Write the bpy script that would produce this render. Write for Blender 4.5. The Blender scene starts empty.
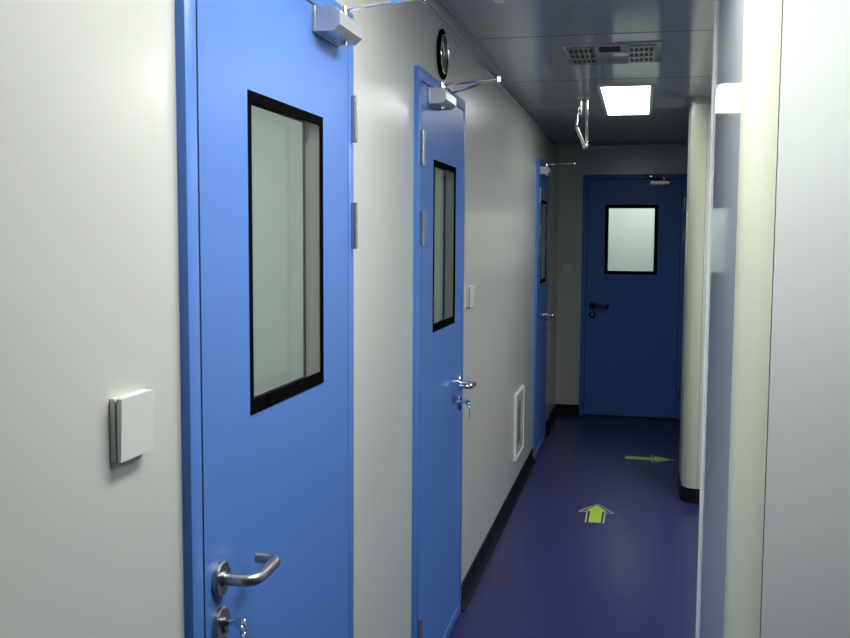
import bpy, bmesh, math
from mathutils import Vector, Matrix

S = bpy.context.scene
COL = S.collection
PI = math.pi

# ------------------------------------------------------------------ materials
def mat(name, col, rough=0.5, metal=0.0, spec=0.5, emit=None, estr=0.0, noise=0.0, nscale=6.0,
        bump=0.0, coat=0.0, coat_rough=0.1, stretch=None):
    m = bpy.data.materials.new(name); m.use_nodes = True
    nt = m.node_tree; b = nt.nodes['Principled BSDF']
    b.inputs['Base Color'].default_value = (*col, 1)
    b.inputs['Roughness'].default_value = rough
    b.inputs['Metallic'].default_value = metal
    b.inputs['Specular IOR Level'].default_value = spec
    b.inputs['Coat Weight'].default_value = coat
    b.inputs['Coat Roughness'].default_value = coat_rough
    if emit:
        b.inputs['Emission Color'].default_value = (*emit, 1)
        b.inputs['Emission Strength'].default_value = estr
    if noise or bump:
        tc = nt.nodes.new('ShaderNodeTexCoord')
        n = nt.nodes.new('ShaderNodeTexNoise'); n.inputs['Scale'].default_value = nscale
        n.inputs['Detail'].default_value = 4
        src = tc.outputs['Object']
        if stretch:
            mp = nt.nodes.new('ShaderNodeMapping'); mp.inputs['Scale'].default_value = stretch
            nt.links.new(src, mp.inputs['Vector']); src = mp.outputs['Vector']
        nt.links.new(src, n.inputs['Vector'])
        if noise:
            r = nt.nodes.new('ShaderNodeMix'); r.data_type = 'RGBA'
            r.inputs[6].default_value = (*[c * (1 - noise) for c in col], 1)
            r.inputs[7].default_value = (*[min(1, c * (1 + noise)) for c in col], 1)
            nt.links.new(n.outputs['Fac'], r.inputs[0])
            nt.links.new(r.outputs[2], b.inputs['Base Color'])
        if bump:
            bp = nt.nodes.new('ShaderNodeBump'); bp.inputs['Strength'].default_value = bump
            bp.inputs['Distance'].default_value = 0.002
            nt.links.new(n.outputs['Fac'], bp.inputs['Height'])
            nt.links.new(bp.outputs['Normal'], b.inputs['Normal'])
    return m

def glass_mat(name, tint, reflect=1.0):
    m = bpy.data.materials.new(name); m.use_nodes = True
    nt = m.node_tree; nt.nodes.clear()
    o = nt.nodes.new('ShaderNodeOutputMaterial'); t = nt.nodes.new('ShaderNodeBsdfTransparent')
    g = nt.nodes.new('ShaderNodeBsdfGlossy'); mx = nt.nodes.new('ShaderNodeMixShader'); f = nt.nodes.new('ShaderNodeFresnel')
    t.inputs['Color'].default_value = (*tint, 1); g.inputs['Roughness'].default_value = 0.03
    f.inputs['IOR'].default_value = 1.4
    ge = nt.nodes.new('ShaderNodeNewGeometry'); iv = nt.nodes.new('ShaderNodeMath'); iv.operation = 'SUBTRACT'; iv.inputs[0].default_value = 1
    mu = nt.nodes.new('ShaderNodeMath'); mu.operation = 'MULTIPLY'
    nt.links.new(ge.outputs['Backfacing'], iv.inputs[1]); nt.links.new(f.outputs[0], mu.inputs[0]); nt.links.new(iv.outputs[0], mu.inputs[1])
    nt.links.new(mu.outputs[0], mx.inputs[0]); nt.links.new(t.outputs[0], mx.inputs[1]); nt.links.new(g.outputs[0], mx.inputs[2])
    nt.links.new(mx.outputs[0], o.inputs['Surface'])
    return m

M = {}
M['panel'] = mat('wall_panel_paint', (.60, .62, .575), .24, spec=.45, noise=.03, nscale=1.3, bump=.05)
M['panel_matte'] = mat('wall_panel_satin', (.60, .635, .605), .42, spec=.35, noise=.02, nscale=1.3)
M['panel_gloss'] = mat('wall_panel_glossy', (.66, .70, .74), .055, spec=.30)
M['profile'] = mat('corner_profile_paint', (.57, .60, .47), .28, spec=.5)
M['ceiling'] = mat('ceiling_panel_paint', (.50, .535, .535), .11, spec=.55, noise=.02, nscale=1.0, bump=.03)
M['cove'] = mat('cove_aluminium', (.50, .52, .48), .22, metal=.35)
M['seam'] = mat('seam_dark', (.03, .03, .03), .6)
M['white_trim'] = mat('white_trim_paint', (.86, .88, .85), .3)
M['floor'] = mat('navy_vinyl', (.028, .030, .122), .30, spec=.22, noise=.06, nscale=9)
M['skirt'] = mat('skirting_dark_vinyl', (.006, .007, .016), .6, spec=.2)
M['blue'] = mat('blue_door_paint', (.088, .218, .60), .34, spec=.22, noise=.02, nscale=3)
M['blue_far'] = M['blue']
M['black'] = mat('black_glass_border', (.004, .004, .005), .4, spec=0.0)
M['rubber'] = mat('black_rubber', (.006, .006, .006), .6)
M['steel'] = mat('brushed_steel', (.40, .41, .40), .33, metal=1.0, noise=.08, nscale=60)
M['hinge'] = mat('hinge_steel', (.50, .51, .52), .25, metal=.9)
M['chrome'] = mat('polished_chrome', (.80, .80, .78), .10, metal=1.0)
M['silver'] = mat('silver_closer_paint', (.60, .61, .63), .30, metal=.55)
M['reveal'] = mat('window_reveal_metal', (.42, .44, .41), .3, metal=.4)
M['plastic'] = mat('white_switch_plastic', (.72, .74, .70), .3)
M['gap'] = mat('switch_gap_grey', (.10, .10, .10), .5)
M['lampframe'] = mat('lamp_frame_white', (.75, .77, .77), .3)
M['dark'] = mat('dark_void', (.004, .004, .005), .8)
M['green'] = mat('yellow_green_vinyl', (.42, .60, .03), .4)
M['decal_black'] = mat('decal_black_vinyl', (.008, .009, .012), .4)
M['decal_white'] = mat('decal_white_vinyl', (.55, .60, .62), .4)
M['darkmetal'] = mat('dark_lever_metal', (.05, .05, .06), .25, metal=.8)
M['added_near'] = mat('added_diffuser_near', (.9, .9, .9), .5, emit=(1, .99, .95), estr=25.0)
M['lamp_far'] = mat('lamp_diffuser', (.9, .9, .9), .5, emit=(.97, 1, .99), estr=7.0)
M['added_front'] = mat('added_diffuser_front', (.9, .9, .9), .5, emit=(.97, 1, .99), estr=22.0)
M['added_side'] = mat('added_diffuser_side', (.9, .9, .9), .5, emit=(1, .99, .95), estr=34.0)
M['added_room'] = mat('added_diffuser_room', (.9, .9, .9), .5, emit=(1, 1, .96), estr=20.0)
M['glass'] = glass_mat('door_glass', (.93, .96, .94))
M['gauge_face'] = mat('gauge_face_grey', (.05, .055, .055), .25)
M['slat'] = mat('vent_slat_grey', (.16, .17, .18), .45)
M['added_end'] = mat('added_diffuser_end', (.9, .9, .9), .5, emit=(1, 1, .98), estr=14.0)
M['unseen'] = mat('unseen_wall_low_bounce', (.22, .24, .26), .5)  # darkened to cut bounce light off the unseen walls
M['room'] = mat('room_wall_paint', (.62, .65, .61), .5)

# ------------------------------------------------------------------ mesh helper
class MB:
    def __init__(s): s.bm = bmesh.new(); s.mats = []
    def mi(s, m):
        if m not in s.mats: s.mats.append(m)
        return s.mats.index(m)
    def box(s, x0, x1, y0, y1, z0, z1, m=None, bev=0.0):
        t = bmesh.new()
        r = bmesh.ops.create_cube(t, size=1)
        for v in t.verts:
            v.co = Vector(((x0 + x1) / 2 + v.co.x * (x1 - x0), (y0 + y1) / 2 + v.co.y * (y1 - y0), (z0 + z1) / 2 + v.co.z * (z1 - z0)))
        if bev: bmesh.ops.bevel(t, geom=list(t.edges), offset=bev, segments=2, affect='EDGES', profile=.5)
        s.add(t, m); return s
    def add(s, t, m=None, mtx=None, smooth=False):
        if mtx: bmesh.ops.transform(t, matrix=mtx, verts=t.verts)
        i = s.mi(m) if m else 0
        vm = {}
        for v in t.verts: vm[v] = s.bm.verts.new(v.co)
        for f in t.faces:
            try:
                g = s.bm.faces.new([vm[v] for v in f.verts]); g.material_index = i; g.smooth = smooth or f.smooth
            except ValueError: pass
        t.free()
    def prism(s, pts, z0, z1, m=None, axis='Z', smooth=False):
        """extrude a closed 2-D outline; axis Z: pts are (x,y); Y: (x,z); X: (y,z)"""
        t = bmesh.new()
        def P(a, b, c):
            return {'Z': (a, b, c), 'Y': (a, c, b), 'X': (c, a, b)}[axis]
        lo = [t.verts.new(P(a, b, z0)) for a, b in pts]; hi = [t.verts.new(P(a, b, z1)) for a, b in pts]
        n = len(pts)
        t.faces.new(lo); t.faces.new(hi)
        for i in range(n):
            f = t.faces.new((lo[i], lo[(i + 1) % n], hi[(i + 1) % n], hi[i])); f.smooth = smooth
        bmesh.ops.recalc_face_normals(t, faces=t.faces)
        s.add(t, m); return s
    def ring(s, o, i, y0, y1, m=None):
        """rectangular plate with a rectangular hole in the x-z plane; o,i=(x0,x1,z0,z1)"""
        t = bmesh.new()
        def q(r, y): return [t.verts.new(p) for p in ((r[0], y, r[2]), (r[1], y, r[2]), (r[1], y, r[3]), (r[0], y, r[3]))]
        a, b, c, d = q(o, y0), q(i, y0), q(o, y1), q(i, y1)
        for k in range(4):
            l = (k + 1) % 4
            t.faces.new((a[k], a[l], b[l], b[k])); t.faces.new((c[l], c[k], d[k], d[l]))
            t.faces.new((a[l], a[k], c[k], c[l])); t.faces.new((b[k], b[l], d[l], d[k]))
        bmesh.ops.recalc_face_normals(t, faces=t.faces)
        s.add(t, m); return s
    def cyl(s, p0, p1, r, m=None, seg=24, r2=None, bev=0.0):
        p0, p1 = Vector(p0), Vector(p1); d = p1 - p0
        t = bmesh.new()
        bmesh.ops.create_cone(t, cap_ends=True, segments=seg, radius1=r, radius2=r if r2 is None else r2, depth=d.length)
        for f in t.faces: f.smooth = len(f.verts) == 4
        if bev:
            bmesh.ops.bevel(t, geom=[e for e in t.edges if any(len(f.verts) > 4 for f in e.link_faces)], offset=bev, segments=2, affect='EDGES')
        mtx = Matrix.Translation((p0 + p1) / 2) @ d.to_track_quat('Z', 'Y').to_matrix().to_4x4()
        s.add(t, m, mtx); return s
    def sphere(s, c, r, m=None, sc=(1, 1, 1)):
        t = bmesh.new(); bmesh.ops.create_uvsphere(t, u_segments=20, v_segments=12, radius=r)
        for f in t.faces: f.smooth = True
        s.add(t, m, Matrix.Translation(c) @ Matrix.Diagonal((*sc, 1))); return s
    def tube(s, pts, r, m=None, seg=14, closed=False):
        pts = [Vector(p) for p in pts]; n = len(pts); t = bmesh.new(); rings = []
        up = None
        for i, p in enumerate(pts):
            a = pts[(i - 1) % n] if (closed or i > 0) else p; b = pts[(i + 1) % n] if (closed or i < n - 1) else p
            d = (b - a).normalized()
            if up is None: up = d.orthogonal().normalized()
            up = (up - d * up.dot(d)).normalized(); w = d.cross(up)
            rings.append([t.verts.new(p + r * (math.cos(2 * PI * k / seg) * up + math.sin(2 * PI * k / seg) * w)) for k in range(seg)])
        rng = n if closed else n - 1
        for i in range(rng):
            A, B = rings[i], rings[(i + 1) % n]
            for k in range(seg):
                f = t.faces.new((A[k], A[(k + 1) % seg], B[(k + 1) % seg], B[k])); f.smooth = True
        if not closed: t.faces.new(rings[0][::-1]); t.faces.new(rings[-1])
        bmesh.ops.recalc_face_normals(t, faces=t.faces)
        s.add(t, m); return s
    def lathe(s, prof, c, axis, m=None, seg=40):
        """prof = list of (radius, height along axis)"""
        t = bmesh.new(); rings = []
        for r, h in prof:
            rings.append([t.verts.new((r * math.cos(2 * PI * k / seg), r * math.sin(2 * PI * k / seg), h)) for k in range(seg)])
        for A, B in zip(rings, rings[1:]):
            for k in range(seg):
                f = t.faces.new((A[k], A[(k + 1) % seg], B[(k + 1) % seg], B[k])); f.smooth = False
        t.faces.new(rings[0][::-1]); t.faces.new(rings[-1])
        bmesh.ops.recalc_face_normals(t, faces=t.faces)
        q = Vector(axis).to_track_quat('Z', 'Y').to_matrix().to_4x4()
        s.add(t, m, Matrix.Translation(c) @ q); return s
    def build(s, name, m, parent=None, label=None):
        me = bpy.data.meshes.new(name)
        s.bm.normal_update(); s.bm.to_mesh(me); s.bm.free()
        me.set_sharp_from_angle(angle=math.radians(38))
        for k in (s.mats or [m]): me.materials.append(k if k else m)
        o = bpy.data.objects.new(name, me); COL.objects.link(o)
        if parent: o.parent = parent
        if label: o['label'] = label
        return o

def fillet(pts, r, n=6):
    pts = [Vector(p) for p in pts]; out = [pts[0]]
    for a, b, c in zip(pts, pts[1:], pts[2:]):
        u = (a - b).normalized(); v = (c - b).normalized(); ang = u.angle(v)
        d = min(r / math.tan(ang / 2), (a - b).length * .49, (c - b).length * .49)
        p, q = b + u * d, b + v * d
        for k in range(n + 1):
            t = k / n; out.append((1 - t) ** 2 * p + 2 * t * (1 - t) * b + t * t * q)
    out.append(pts[-1]); return out

def tag(o, label, cat, group=None, kind=None):
    o['label'] = label; o['category'] = cat
    if group: o['group'] = group
    if kind: o['kind'] = kind
    return o
def struct(o, label, cat):
    return tag(o, label, cat, kind='structure')
def thing(name, loc, label, cat, rotz=0, group=None, kind=None):
    o = bpy.data.objects.new(name, None); COL.objects.link(o)
    o.empty_display_size = .1
    o.location = loc; o.rotation_euler = (0, 0, rotz)
    return tag(o, label, cat, group, kind)

# ------------------------------------------------------------------ dimensions
H = 2.36                       # ceiling height
XL = -0.714                    # corridor face of the left wall
YE = 8.59                      # corridor face of the end wall
DOOR_H = 2.095
D1 = (1.4235, 2.332); D2 = (3.049, 3.886); D3 = (6.72, 7.525)
DE = (-0.506, 0.362)
RN = 0.205; RY0, RY1 = 2.27, 3.15; RHO = .07     # near right wall and its rounded corner
PX = 0.264; PY = 5.93; PR = .085                  # far right wall block

# ------------------------------------------------------------------ setting
struct(MB().box(-2.5, 2.0, -2.2, 10.4, -.06, 0).build('floor', M['floor']), 'dark navy vinyl corridor floor', 'floor')
b = MB().box(-2.5, 2.0, -2.2, 10.4, H, H + .06, M['ceiling'])
for y in (4.0, 5.13, 6.33):
    b.box(XL + .04, 2.0, y - .0025, y + .0025, H - .0008, H + .002, M['seam'])
struct(b.build('ceiling', M['ceiling']), 'glossy grey panel ceiling above the corridor', 'ceiling')

b = MB()
ys = [-2.2]
for d in (D1, D2, D3): ys += [d[0], d[1]]
ys.append(YE + .05)
for k in range(0, len(ys), 2): b.box(XL - .05, XL, ys[k], ys[k + 1], 0, H, M['panel'])
for d in (D1, D2, D3): b.box(XL - .05, XL, d[0], d[1], DOOR_H, H, M['panel'])
struct(b.build('wall_left', M['panel']), 'pale grey-white panel wall with three blue doors', 'wall')

b = MB()
b.box(XL, DE[0], YE, YE + .05, 0, H); b.box(DE[1], 2.0, YE, YE + .05, 0, H); b.box(DE[0], DE[1], YE, YE + .05, DOOR_H, H)
struct(b.build('wall_end', M['panel']), 'grey panel wall closing the far end of the corridor', 'wall')

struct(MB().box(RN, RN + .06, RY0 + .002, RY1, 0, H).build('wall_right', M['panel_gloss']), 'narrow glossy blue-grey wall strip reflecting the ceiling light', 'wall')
struct(MB().box(RN + RHO + .002, 2.0, RY0 - RHO, RY0 - RHO + .06, 0, H).build('wall_front', M['panel_matte']), 'flat pale grey wall filling the right edge', 'wall')
def corner(cx, cy, r, z0, z1, name, label):
    pts = [(cx + .002, cy)] + [(cx - r * math.sin(a), cy - r * math.cos(a)) for a in [PI / 2 * k / 14 for k in range(14, -1, -1)]]
    pts = [(cx, cy)] + [(cx - r * math.cos(t), cy - r * math.sin(t)) for t in [PI / 2 * k / 16 for k in range(17)]]
    t = MB().prism(pts, z0, z1, smooth=False)
    o = t.build(name, M['profile'])
    for p in o.data.polygons:
        if abs(p.normal.z) < .5 and (p.normal.x < -.01 and p.normal.y < -.01): p.use_smooth = True
    return struct(o, label, 'trim')
corner(RN + RHO, RY0, RHO, 0, H, 'trim_1', 'wide rounded cream corner profile beside the flat right wall')
struct(MB().box(RN - .006, RN + .062, RY1, RY1 + .014, 0, H).build('trim_2', M['white_trim']), 'thin white edge strip ending the glossy right wall', 'trim')

struct(MB().box(PX + PR + .002, 2.0, PY - PR, PY - PR + .42, 0, H).box(PX, PX + PR, PY + .002, PY - PR + .42, 0, H).build('wall_far', M['panel']),
       'pale wall stub at the far right of the corridor', 'wall')
corner(PX + PR, PY, PR, 0, H - .04, 'trim_3', 'narrow rounded corner profile on the far right wall stub')
struct(MB().box(2.0, 2.06, -2.2, 10.4, 0, H).build('wall_side', M['unseen']), 'wall of the side passage out of sight on the right', 'wall')
struct(MB().box(-2.5, 2.0, -2.26, -2.2, 0, H).build('wall_back', M['unseen']), 'wall behind the viewpoint', 'wall')

def cove(p0, p1, inward, r, name, label, zc=H):
    """concave quarter-round strip between wall and ceiling; inward = unit vector off the wall"""
    p0, p1 = Vector((*p0, 0)), Vector((*p1, 0)); n = Vector((*inward, 0))
    t = bmesh.new()
    prof = [(0, 0)] + [(r - r * math.sin(a), -(r - r * math.cos(a))) for a in [PI / 2 * k / 10 for k in range(11)]]
    # (offset from wall, offset below ceiling): corner, then arc from ceiling tangent to wall tangent
    A = [t.verts.new(p0 + n * u + Vector((0, 0, zc + w))) for u, w in prof]; B = [t.verts.new(p1 + n * u + Vector((0, 0, zc + w))) for u, w in prof]
    k = len(prof)
    t.faces.new(A); t.faces.new(B[::-1])
    for i in range(k):
        f = t.faces.new((A[i], B[i], B[(i + 1) % k], A[(i + 1) % k])); f.smooth = 0 < i < k - 1
    bmesh.ops.recalc_face_normals(t, faces=t.faces)
    b = MB(); b.add(t, M['cove'])
    return struct(b.build(name, M['cove']), label, 'trim')
cove((XL, -2.2), (XL, YE), (1, 0), .042, 'trim_4', 'curved metal cove between left wall and ceiling')
struct(MB().box(XL, XL + .004, -2.2, YE - .04, H - .047, H - .042).build('cove_highlight', M['white_trim']), 'thin white strip painting the highlight along the lower edge of the left ceiling cove', 'trim')  # white strip stands in for the highlight on the cove edge
cove((XL, YE), (2.0, YE), (0, -1), .035, 'trim_5', 'curved cove between end wall and ceiling')
cove((PX, PY - .01), (PX, PY - PR + .42), (-1, 0), .038, 'trim_6', 'curved cove at the top of the far right wall stub')
cove((PX + PR, PY - PR), (2.0, PY - PR), (0, -1), .045, 'trim_7', 'curved cove over the front of the far right stub')
# quarter cone-ish collar over the rounded corner of the far stub
b = MB()
prof = [(PR, H - .04)] + [(PR + .038 - .038 * math.cos(a), H - .038 + .038 * math.sin(a)) for a in [PI / 2 * k / 8 for k in range(9)]]
t = bmesh.new(); rings = []
for k in range(17):
    a = PI / 2 * k / 16
    rings.append([t.verts.new((PX + PR - rr * math.cos(a), PY - rr * math.sin(a), zz)) for rr, zz in prof] )
for A, B in zip(rings, rings[1:]):
    for i in range(len(prof) - 1):
        f = t.faces.new((A[i], A[i + 1], B[i + 1], B[i])); f.smooth = True
bmesh.ops.remove_doubles(t, verts=t.verts, dist=1e-5)
bmesh.ops.recalc_face_normals(t, faces=t.faces)
b.add(t, M['cove'])
struct(b.build('trim_8', M['cove']), 'flared ceiling collar on the rounded far corner', 'trim')

# dark skirting with a small coved foot
def skirt(p0, p1, inward, name, label, h=.088, t0=.008, t1=.02):
    p0, p1 = Vector((*p0, 0)), Vector((*p1, 0)); n = Vector((*inward, 0))
    t = bmesh.new()
    prof = [(0, 0), (t1 + .012, 0), (t0 + .006, .012), (t0, .03), (t0, h - .003), (t0 - .003, h), (0, h)]
    A = [t.verts.new(p0 + n * u + Vector((0, 0, w))) for u, w in prof]; B = [t.verts.new(p1 + n * u + Vector((0, 0, w))) for u, w in prof]
    k = len(prof); t.faces.new(A); t.faces.new(B[::-1])
    for i in range(k): t.faces.new((A[i], B[i], B[(i + 1) % k], A[(i + 1) % k]))
    bmesh.ops.recalc_face_normals(t, faces=t.faces)
    b = MB(); b.add(t, M['skirt'])
    return struct(b.build(name, M['skirt']), label, 'baseboard')
skirt((XL, -2.2), (XL, D1[0]), (1, 0), 'baseboard_left', 'dark skirting before the nearest door')
skirt((XL, D1[1]), (XL, D2[0]), (1, 0), 'baseboard_left_2', 'dark skirting between the first and second blue doors')
skirt((XL, D2[1]), (XL, D3[0]), (1, 0), 'baseboard_left_3', 'dark skirting along the left wall past the second blue door')
skirt((XL, D3[1]), (XL, YE), (1, 0), 'baseboard_left_4', 'dark skirting between the third left door and the end wall')
skirt((XL, YE), (DE[0], YE), (0, -1), 'baseboard_end', 'dark skirting left of the end door')
pts = [(PX + PR, PY)] + [(PX + PR - (PR + .005) * math.cos(a), PY - (PR + .005) * math.sin(a)) for a in [PI / 2 * k / 16 for k in range(17)]]
b = MB().prism(pts, 0, .088).box(PX + PR, 1.98, PY - PR - .005, PY - PR, 0, .088).box(PX - .004, PX, PY, PY - PR + .42, 0, .088)
struct(b.build('baseboard_right', M['skirt']), 'black skirting around the foot of the far right wall stub', 'baseboard')

# rooms behind the doors (seen through the door windows)
b = MB()
b.box(-2.5, -2.45, -2.2, 10.4, 0, H); b.box(-2.45, XL - .05, 2.72, 2.78, 0, H); b.box(-2.45, XL - .05, 5.6, 5.66, 0, H); b.box(-2.45, XL - .05, .3, .36, 0, H)
b.box(-2.45, XL - .05, YE, YE + .05, 0, H)
struct(b.build('wall_rooms', M['room']), 'pale walls of the rooms behind the left doors', 'wall')
struct(MB().box(-2.45, 2.0, 10.35, 10.4, 0, H).build('wall_beyond', M['room']), 'pale wall of the room behind the end door', 'wall')

# ------------------------------------------------------------------ ceiling lights
def ceiling_light(x0, x1, y0, y1, m, label, group=None):
    cx, cy = (x0 + x1) / 2, (y0 + y1) / 2; w, d = (x1 - x0) / 2, (y1 - y0) / 2
    t = thing('ceiling_light', (cx, cy, H), label, 'ceiling light', group=group)
    f = .018
    b = MB()
    b.box(-w - f, w + f, -d - f, -d, -.012, 0); b.box(-w - f, w + f, d, d + f, -.012, 0)
    b.box(-w - f, -w, -d, d, -.012, 0); b.box(w, w + f, -d, d, -.012, 0)
    b.build('lamp_frame', M['lampframe'], t)
    MB().box(-w, w, -d, d, -.007, 0).build('diffuser', m, t, 'glowing white diffuser')
    return t
ceiling_light(-.232, .024, 5.31, 6.53, M['lamp_far'], 'glowing rectangular ceiling panel light before the end door')
ceiling_light(-.232, .024, 1.10, 2.42, M['added_near'], 'unseen ceiling panel light added above the viewpoint')  # unseen light added to bring up the near walls and first door
ceiling_light(.45, .75, 1.35, 1.80, M['added_front'], 'unseen short fill light added to brighten the flat right wall')  # added fill, out of view, to lift the flat right wall
ceiling_light(.75, 1.05, 3.9, 5.1, M['added_side'], 'unseen ceiling light added in the side passage on the right')  # added out of view to light the left wall and far stub
ceiling_light(-1.75, -1.45, 1.1, 2.2, M['added_room'], 'unseen light added to brighten the room behind the nearest door')  # added unseen to brighten what shows through the first door window
ceiling_light(-1.75, -1.45, 3.4, 4.6, M['added_room'], 'unseen light added to brighten the room behind the second door')  # likewise an added light, for the second door window
ceiling_light(-.3, .3, 9.0, 10.0, M['added_end'], 'unseen light added to brighten the room behind the end door')  # added out of sight so the end door window looks lit

# ------------------------------------------------------------------ doors
def door(n, name, loc, rotz, W, hinge, win, label, handle_m, closer_x, lever_len=.108, third_hinge=True):
    """local x: left to right seen from the corridor, local -y: towards the corridor; origin at the left foot of the frame"""
    T = DOOR_H; fw = .040
    r = thing(name, loc, label, 'door', rotz, kind='structure')
    b = MB()
    # frame: two jambs and a head, with a rebate stop behind the leaf
    for x0, x1 in ((0, fw), (W - fw, W)): b.box(x0, x1, -.016, .062, 0, T - fw, bev=.0015)
    b.box(0, W, -.016, .062, T - fw, T, bev=.0015)
    b.box(fw, fw + .018, .036, .062, 0, T - fw - .018); b.box(W - fw - .018, W - fw, .036, .062, 0, T - fw - .018); b.box(fw, W - fw, .036, .062, T - fw - .018, T - fw)
    b.build('door_frame', M['blue'], r)
    g = .006; lx0, lx1, lz0, lz1 = fw + g, W - fw - g, .008, T - fw - g
    ly = -.0155
    b = MB().ring((lx0, lx1, lz0, lz1), win, ly, ly + .045)
    leaf = b.build('door_leaf', M['blue'], r)
    MB().ring((fw + .0002, W - fw - .0002, .0005, T - fw - .0002), (lx0 - .0006, lx1 + .0006, lz0 - .0006, lz1 + .0006), -.0140, .03).build('door_seal', M['rubber'], r, 'black rubber seal in the gap')
    b = MB().box(lx0 + .01, lx1 - .01, ly - .004, ly, lz0 + .004, lz0 + .044, bev=.001); b.build('kick_seal', M['blue'], leaf)
    # window: black border, two panes, reveal
    wx0, wx1, wz0, wz1 = win; e = .0005
    inner = (wx0 + .015, wx1 - .013, wz0 + .027, wz1 - .02) if n != 4 else (wx0 + .03, wx1 - .03, wz0 + .03, wz1 - .03)
    wf = MB().ring((wx0 + e, wx1 - e, wz0 + e, wz1 - e), inner, ly - .0015, ly + .004).build('window_border', M['black'], r, 'black border around the glass')
    MB().ring((wx0 + e, wx1 - e, wz0 + e, wz1 - e), (wx0 + .004, wx1 - .004, wz0 + .004, wz1 - .004), ly + .0045, ly + .039).build('window_reveal', M['reveal'], wf, 'grey metal reveal')
    in2 = inner if n == 4 else (wx0 + .012, wx1 - .012, wz0 + .014, wz1 - .012)
    MB().ring((wx0 + .004, wx1 - .004, wz0 + .004, wz1 - .004), in2, ly + .0395, ly + .043).build('rear_border', M['black'], wf)
    MB().box(inner[0], inner[1], ly + .0005, ly + .0035, inner[2], inner[3]).build('glass_pane', M['glass'], wf, 'clear glass pane')
    MB().box(in2[0], in2[1], ly + .040, ly + .0425, in2[2], in2[3]).build('glass_pane', M['glass'], wf, 'clear glass pane')
    # hinges
    hx = W - .017 if hinge == 'R' else fw - .008
    for hz in (1.841, 1.583, .230):
        b = MB()
        b.cyl((hx, ly - .007, hz - .053), (hx, ly - .007, hz - .0015), .0085); b.cyl((hx, ly - .007, hz + .0015), (hx, ly - .007, hz + .053), .0085)
        b.cyl((hx, ly - .007, hz - .0565), (hx, ly - .007, hz - .053), .0075); b.cyl((hx, ly - .007, hz + .053), (hx, ly - .007, hz + .0565), .0075)
        b.cyl((hx, ly - .007, hz - .004), (hx, ly - .007, hz + .004), .0065, M['rubber'])
        b.mats[0] = M['hinge']
        b.build('hinge', M['steel'], r, 'steel barrel hinge')
    # lever handle and lock
    s = 1 if hinge == 'R' else -1
    kx = lx0 + .054 if hinge == 'R' else lx1 - .060
    kz = .968 if n != 2 else .979
    hd = MB().lathe([(.030, 0), (.030, .008), (.028, .010), (.013, .0105), (.013, .014)], (kx, ly, kz), (0, -1, 0)).build('door_handle', handle_m, r, 'metal lever handle')
    L = lever_len
    path = fillet([(kx, ly - .010, kz), (kx, ly - .066, kz), (kx + s * L, ly - .066, kz + .004), (kx + s * L, ly - (.026 if n != 4 else .02), kz + .004)], .034, 8)
    MB().tube(path, .0106 if n != 4 else .0135).build('lever', handle_m, hd)
    lz = kz - .081
    lk = MB().lathe([(.030, 0), (.030, .006), (.028, .008)], (kx, ly, lz), (0, -1, 0)).build('lock', handle_m, r, 'round metal lock plate')
    b = MB().cyl((kx, ly - .008, lz + .004), (kx, ly - .013, lz + .004), .0085).box(kx - .004, kx + .004, ly - .013, ly - .008, lz - .014, lz + .002, bev=.001)
    b.build('lock_cylinder', M['steel'], lk)
    # closer
    c0, c1 = closer_x; z0, z1 = 1.995, 2.046
    if n == 4: c0, c1 = closer_x
    y1 = ly; y0 = ly - .06
    b = MB()
    b.box(c0 - .004, c1 + .004, ly - .006, ly, z0 - .002, z1 + .003, bev=.001)
    # octagonal section body
    oct_ = [(y1 - .006, z0), (y0 + .014, z0), (y0, z0 + .013), (y0, z1 - .012), (y0 + .012, z1), (y1 - .006, z1)]
    b.prism(oct_, c0, c1, axis='X')
    cl = b.build('door_closer', M['silver'], r, 'silver door closer with folding arm')
    sx = (c0 + c1) / 2 + s * .03
    b = MB().cyl((sx, ly - .034, z0 - .011), (sx, ly - .034, z0), .0085).cyl((sx - s * .028, ly - .022, z0 - .006), (sx - s * .028, ly - .022, z0), .005)
    b.build('screw', M['chrome'], cl, 'bright screw heads under the closer')
    za = z1 + .018
    el = (sx + s * -.07, ly - .215, za + .002) if n != 4 else (sx - .19, ly - .10, za)
    el = (sx + (.06 if s < 0 else -.07) * (1 if s > 0 else -1), ly - .232, za + .004) if n != 4 else (sx - .17, ly - .05, za)
    b = MB().cyl((sx, ly - .034, z1), (sx, ly - .034, za + .006), .010)
    b.tube([(sx, ly - .034, za), el], .0052, seg=8); b.cyl((el[0], el[1], za - .006), (el[0], el[1], za + .010), .0065)
    b.build('closer_arm', M['chrome'], cl, 'thin chrome closer arm')
    fx = sx - s * .24 if n != 4 else sx - .10
    shoe = (fx, -.022, T - .018)
    b = MB().box(fx - .022, fx + .022, -.024, -.016, T - .034, T - .006, bev=.002)
    b.tube([el, (fx, -.026, za + .004)], .0045, seg=8)
    b.build('closer_link', M['chrome'], cl)
    return r, (kx, ly, lz), s

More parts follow.
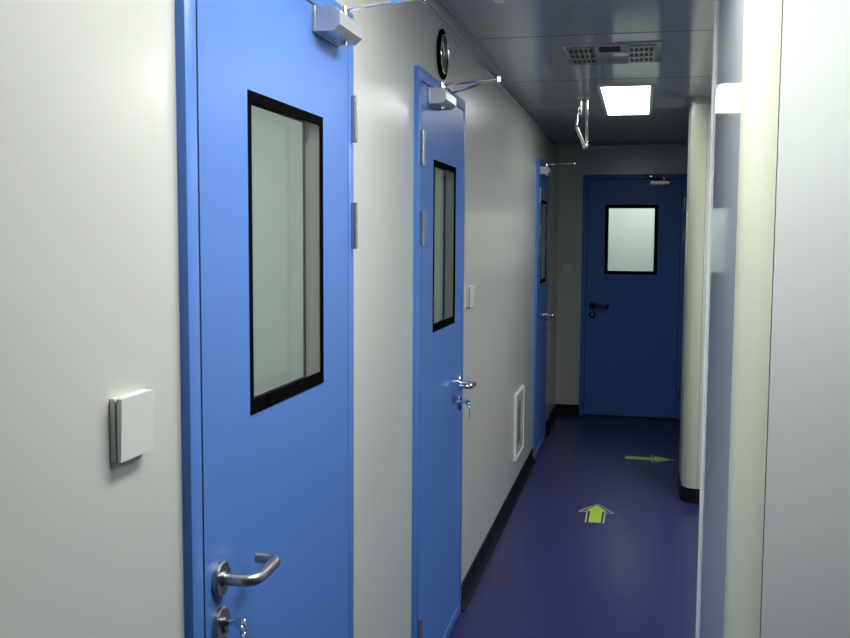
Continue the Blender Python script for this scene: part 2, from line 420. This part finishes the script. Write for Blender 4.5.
def left_door(n, d, hinge, win_y, label, closer_y, hm=None):
    return door(n, 'door_%d' % n, (XL, d[0], 0), PI / 2, d[1] - d[0], hinge, (win_y[0] - d[0], win_y[1] - d[0], 1.226, 1.820), label, hm or M['steel'],
                (closer_y[0] - d[0], closer_y[1] - d[0]))
WY1 = (1.669, 2.093)
d1 = left_door(1, D1, 'R', WY1, 'nearest blue door on the left with lever handle at its left edge', (2.030, 2.200))
d2 = left_door(2, D2, 'L', (3.280, 3.686), 'second blue door along the left wall, hinged on its near side', (3.19, 3.37), M['chrome'])
d3 = left_door(3, D3, 'L', (6.93, 7.33), 'farthest blue door on the left wall, seen almost edge on', (6.86, 7.04), M['chrome'])
dE = door(4, 'door_4', (DE[0], YE, 0), 0, DE[1] - DE[0], 'R', (-.313 - DE[0], .132 - DE[0], 1.24, 1.838), 'dark blue door facing us at the end of the corridor', M['darkmetal'],
          (.062 - DE[0], .215 - DE[0]), .13)

# keys left in the locks of the first two doors
def keys(dd, loc, label):
    (kx, ly, lz), s = dd[1], dd[2]
    r0 = dd[0]
    base = Matrix.Translation(r0.location) @ Matrix.Rotation(r0.rotation_euler.z, 4, 'Z')
    p = base @ Vector((kx, ly - .013, lz + .004))
    t = thing('key_ring', p, label, 'keys', r0.rotation_euler.z, group='keys left in the door locks')
    b = MB().box(-.0011, .0011, -.016, 0, -.004, .004)
    b.lathe([(.0115, -.0012), (.0115, .0012)], (0, -.026, 0), (1, 0, 0), seg=20)
    b.build('key', M['chrome'], t)
    ring = [(.0, -.030 + .012 * math.cos(a) * .4 - .002, -.010 + .012 * math.sin(a)) for a in [2 * PI * k / 20 for k in range(20)]]
    MB().tube([(0.010 * math.cos(a), -.031, -.010 + .010 * math.sin(a)) for a in [2 * PI * k / 20 for k in range(20)]], .0011, seg=6, closed=True).build('ring', M['chrome'], t)
    b = MB().lathe([(.0115, -.0011), (.0115, .0011)], (.003, -.033, -.030), (.25, -1, 0), seg=20)
    b.box(.0, .006, -.0342, -.0322, -.066, -.040)
    b.build('key', M['steel'], t)
    return t
keys(d1, None, 'keys hanging from the lock of the nearest blue door')
keys(d2, None, 'keys hanging from the lock of the second blue door')

# ------------------------------------------------------------------ wall fittings
def wall_switch(loc, rotz, w, h, label, tilt=.004):
    t = thing('light_switch', loc, label, 'light switch', rotz, group='white wall switches')
    MB().box(-w / 2, w / 2, -.009, 0, -h / 2, h / 2, bev=.002).build('back_plate', M['plastic'], t)
    MB().box(-w / 2 + .003, w / 2 - .003, -.0115, -.009, -h / 2 + .003, h / 2 - .003).build('gasket', M['gap'], t, 'dark gap between plate and rocker')
    q = MB().prism([(-.0115, -h / 2 + .0005), (-.0155 - tilt * .3, -h / 2 + .0005), (-.0155 - tilt, h / 2 - .0005), (-.0115, h / 2 - .0005)], -w / 2 + .0005, w / 2 - .0005, axis='X')
    q.build('rocker', M['plastic'], t, 'large square white rocker')
    return t
wall_switch((XL, 1.254, 1.287), PI / 2, .092, .090, 'square white rocker switch left of the nearest door')
wall_switch((XL, 4.085, 1.305), PI / 2, .090, .090, 'white switch on the wall just past the second blue door')
wall_switch((-.623, YE, 1.285), 0, .082, .082, 'faint switch on the end wall left of the end door')

# low return-air vent
t = thing('air_vent', (XL, 5.90, .425), 'white framed return-air vent low on the left wall', 'vent', PI / 2)
b = MB().ring((-.20, .20, -.20, .20), (-.188, .188, -.188, .188), -.013, 0)
b.build('vent_frame', M['white_trim'], t)
MB().ring((-.1875, .1875, -.1875, .1875), (-.085, .085, -.135, .135), -.008, 0).build('face_plate', M['panel'], t, 'flat grey border panel')
b = MB()
for k in range(10):
    z = -.12 + .0265 * k
    b.prism([(-.0075, z - .010), (-.0065, z - .011), (-.001, z + .006), (-.002, z + .007)], -.0848, .0848, axis='X')
b.build('slats', M['slat'], t, 'column of dark tilted slats')
MB().box(-.085, .085, -.0008, 0, -.135, .135).build('vent_back', M['dark'], t, 'dark inside of the vent')

# round gauge over the second door
t = thing('pressure_gauge', (XL, 3.475, 2.205), 'round black-rimmed gauge on the wall above the second blue door', 'gauge', PI / 2)
MB().lathe([(.084, 0), (.088, .003), (.088, .008), (.078, .012), (.070, .012), (.068, .008)], (0, 0, 0), (0, -1, 0)).build('bezel', M['black'], t, 'black round bezel')
MB().lathe([(.067, 0), (.067, .0085), (.060, .009)], (0, 0, 0), (0, -1, 0)).build('dial', M['gauge_face'], t, 'dark grey dial')
MB().tube([(.068 * math.cos(a), -.011, .068 * math.sin(a)) for a in [2 * PI * k / 40 for k in range(40)]], .003, seg=8, closed=True).build('inner_ring', M['chrome'], t, 'thin bright ring')
b = MB().tube([(0, -.0105, 0), (-.03, -.0105, .035)], .002, seg=6); b.cyl((0, -.009, 0), (0, -.013, 0), .006); b.build('needle', M['white_trim'], t)

# ceiling grille unit
t = thing('ceiling_vent', (-.145, 4.42, H), 'grey ceiling unit with two slotted grilles in front of the panel light', 'vent')
b = MB().box(-.20, .205, -.235, .235, -.006, 0, bev=.001).build('mounting_plate', M['ceiling'], t)
for cx in (-.128, .124):
    w, d = .052, .185
    MB().box(cx - w, cx + w, -d, d, -.0075, -.006).build('grille_back', M['dark'], t, 'dark openings')
    b = MB(); nx, ny = 5, 3
    for i in range(nx + 1):
        x = cx - w + 2 * w * i / nx
        b.box(x - .0036, x + .0036, -d - .006, d + .006, -.011, -.0075)
    for j in range(ny + 1):
        y = -d + 2 * d * j / ny
        b.box(cx - w - .0052, cx + w + .0052, y - .015, y + .015, -.0112, -.0076)
    b.build('grille', M['cove'], t, 'pale slotted grille')
MB().box(-.052, .038, -.185, -.075, -.0085, -.006).build('slot', M['dark'], t, 'dark slot between the grilles')

# folding chrome bracket hanging from the ceiling
t = thing('hanging_bracket', (-.345, 5.70, H), 'chrome looped bracket hanging from the ceiling left of the panel light', 'bracket')
MB().box(-.034, .034, -.05, .05, -.012, 0, bev=.003).build('ceiling_plate', M['silver'], t)
b = MB()
for x in (-.014, .022):
    b.cyl((x, 0, -.012), (x, 0, -.105), .0075)
b.cyl((-.024, 0, -.022), (.034, 0, -.022), .006)
b.build('stem', M['chrome'], t)
b = MB().tube(fillet([(-.010, .0, -.055), (-.028, -.01, -.075), (-.034, -.01, -.175), (.010, .0, -.280), (.026, .0, -.265), (.022, .01, -.15), (.020, .01, -.07)], .012, 5), .0082)
b.cyl((-.038, -.01, -.182), (-.028, -.01, -.168), .010)
b.build('loop', M['chrome'], t, 'bent chrome loop')
MB().sphere((.017, 0, -.284), .017).build('end_knob', M['chrome'], t)

# sprinkler head at the top edge
t = thing('sprinkler_head', (-.478, 3.262, H), 'small bright ceiling sprinkler at the very top of the view', 'sprinkler')
MB().lathe([(.034, 0), (.034, .003), (.020, .010), (.012, .012)], (0, 0, 0), (0, 0, -1)).build('collar', M['chrome'], t)
b = MB().cyl((0, 0, -.012), (0, 0, -.026), .007).lathe([(.018, .028), (.018, .030)], (0, 0, 0), (0, 0, -1))
b.build('deflector', M['chrome'], t)

# ------------------------------------------------------------------ floor arrows
def arrow(loc, rotz, L, W, shaft, head, label):
    t = thing('floor_arrow', loc, label, 'floor arrow', rotz, group='yellow-green floor arrows')
    def outline(k):
        s = shaft / 2 - k; w = W / 2 - k * 2.2
        return [(-s, -L / 2 + k * .4), (s, -L / 2 + k * .4), (s, L / 2 - head + k), (w, L / 2 - head + k), (0, L / 2 - k * 1.7), (-w, L / 2 - head + k), (-s, L / 2 - head + k)]
    MB().prism(outline(0), 0.0002, .0008).build('outline', M['decal_white'], t, 'pale outer outline')
    MB().prism(outline(.007), .0008, .0012).build('border', M['decal_black'], t, 'black border')
    MB().prism(outline(.019), .0012, .0016).build('fill', M['green'], t, 'yellow-green centre')
    return t
arrow((-.217, 5.505, 0), 0, .39, .205, .105, .185, 'yellow-green floor arrow pointing ahead, nearer of the two')
arrow((.092, 6.975, 0), -PI / 2, .35, .235, .095, .165, 'yellow-green floor arrow pointing right, near the end door')

# ------------------------------------------------------------------ world, camera
w = bpy.data.worlds.new('World'); S.world = w; w.use_nodes = True
w.node_tree.nodes['Background'].inputs[0].default_value = (.05, .055, .06, 1)

cam = bpy.data.cameras.new('Camera'); co = bpy.data.objects.new('Camera', cam); COL.objects.link(co)
cam.sensor_fit = 'HORIZONTAL'; cam.sensor_width = 36; cam.lens = 975.39 / 850 * 36; cam.clip_start = .02
co.matrix_world = Matrix.Translation((0, 0, 1.558)) @ Matrix.Rotation(.2176, 4, 'Z') @ Matrix.Rotation(PI / 2 - .0845, 4, 'X') @ Matrix.Rotation(.0058, 4, 'Z')
S.camera = co
S.view_settings.view_transform = 'Standard'; S.view_settings.look = 'None'
S.view_settings.gamma = 1; S.view_settings.exposure = 0.0; S.view_settings.use_curve_mapping = False
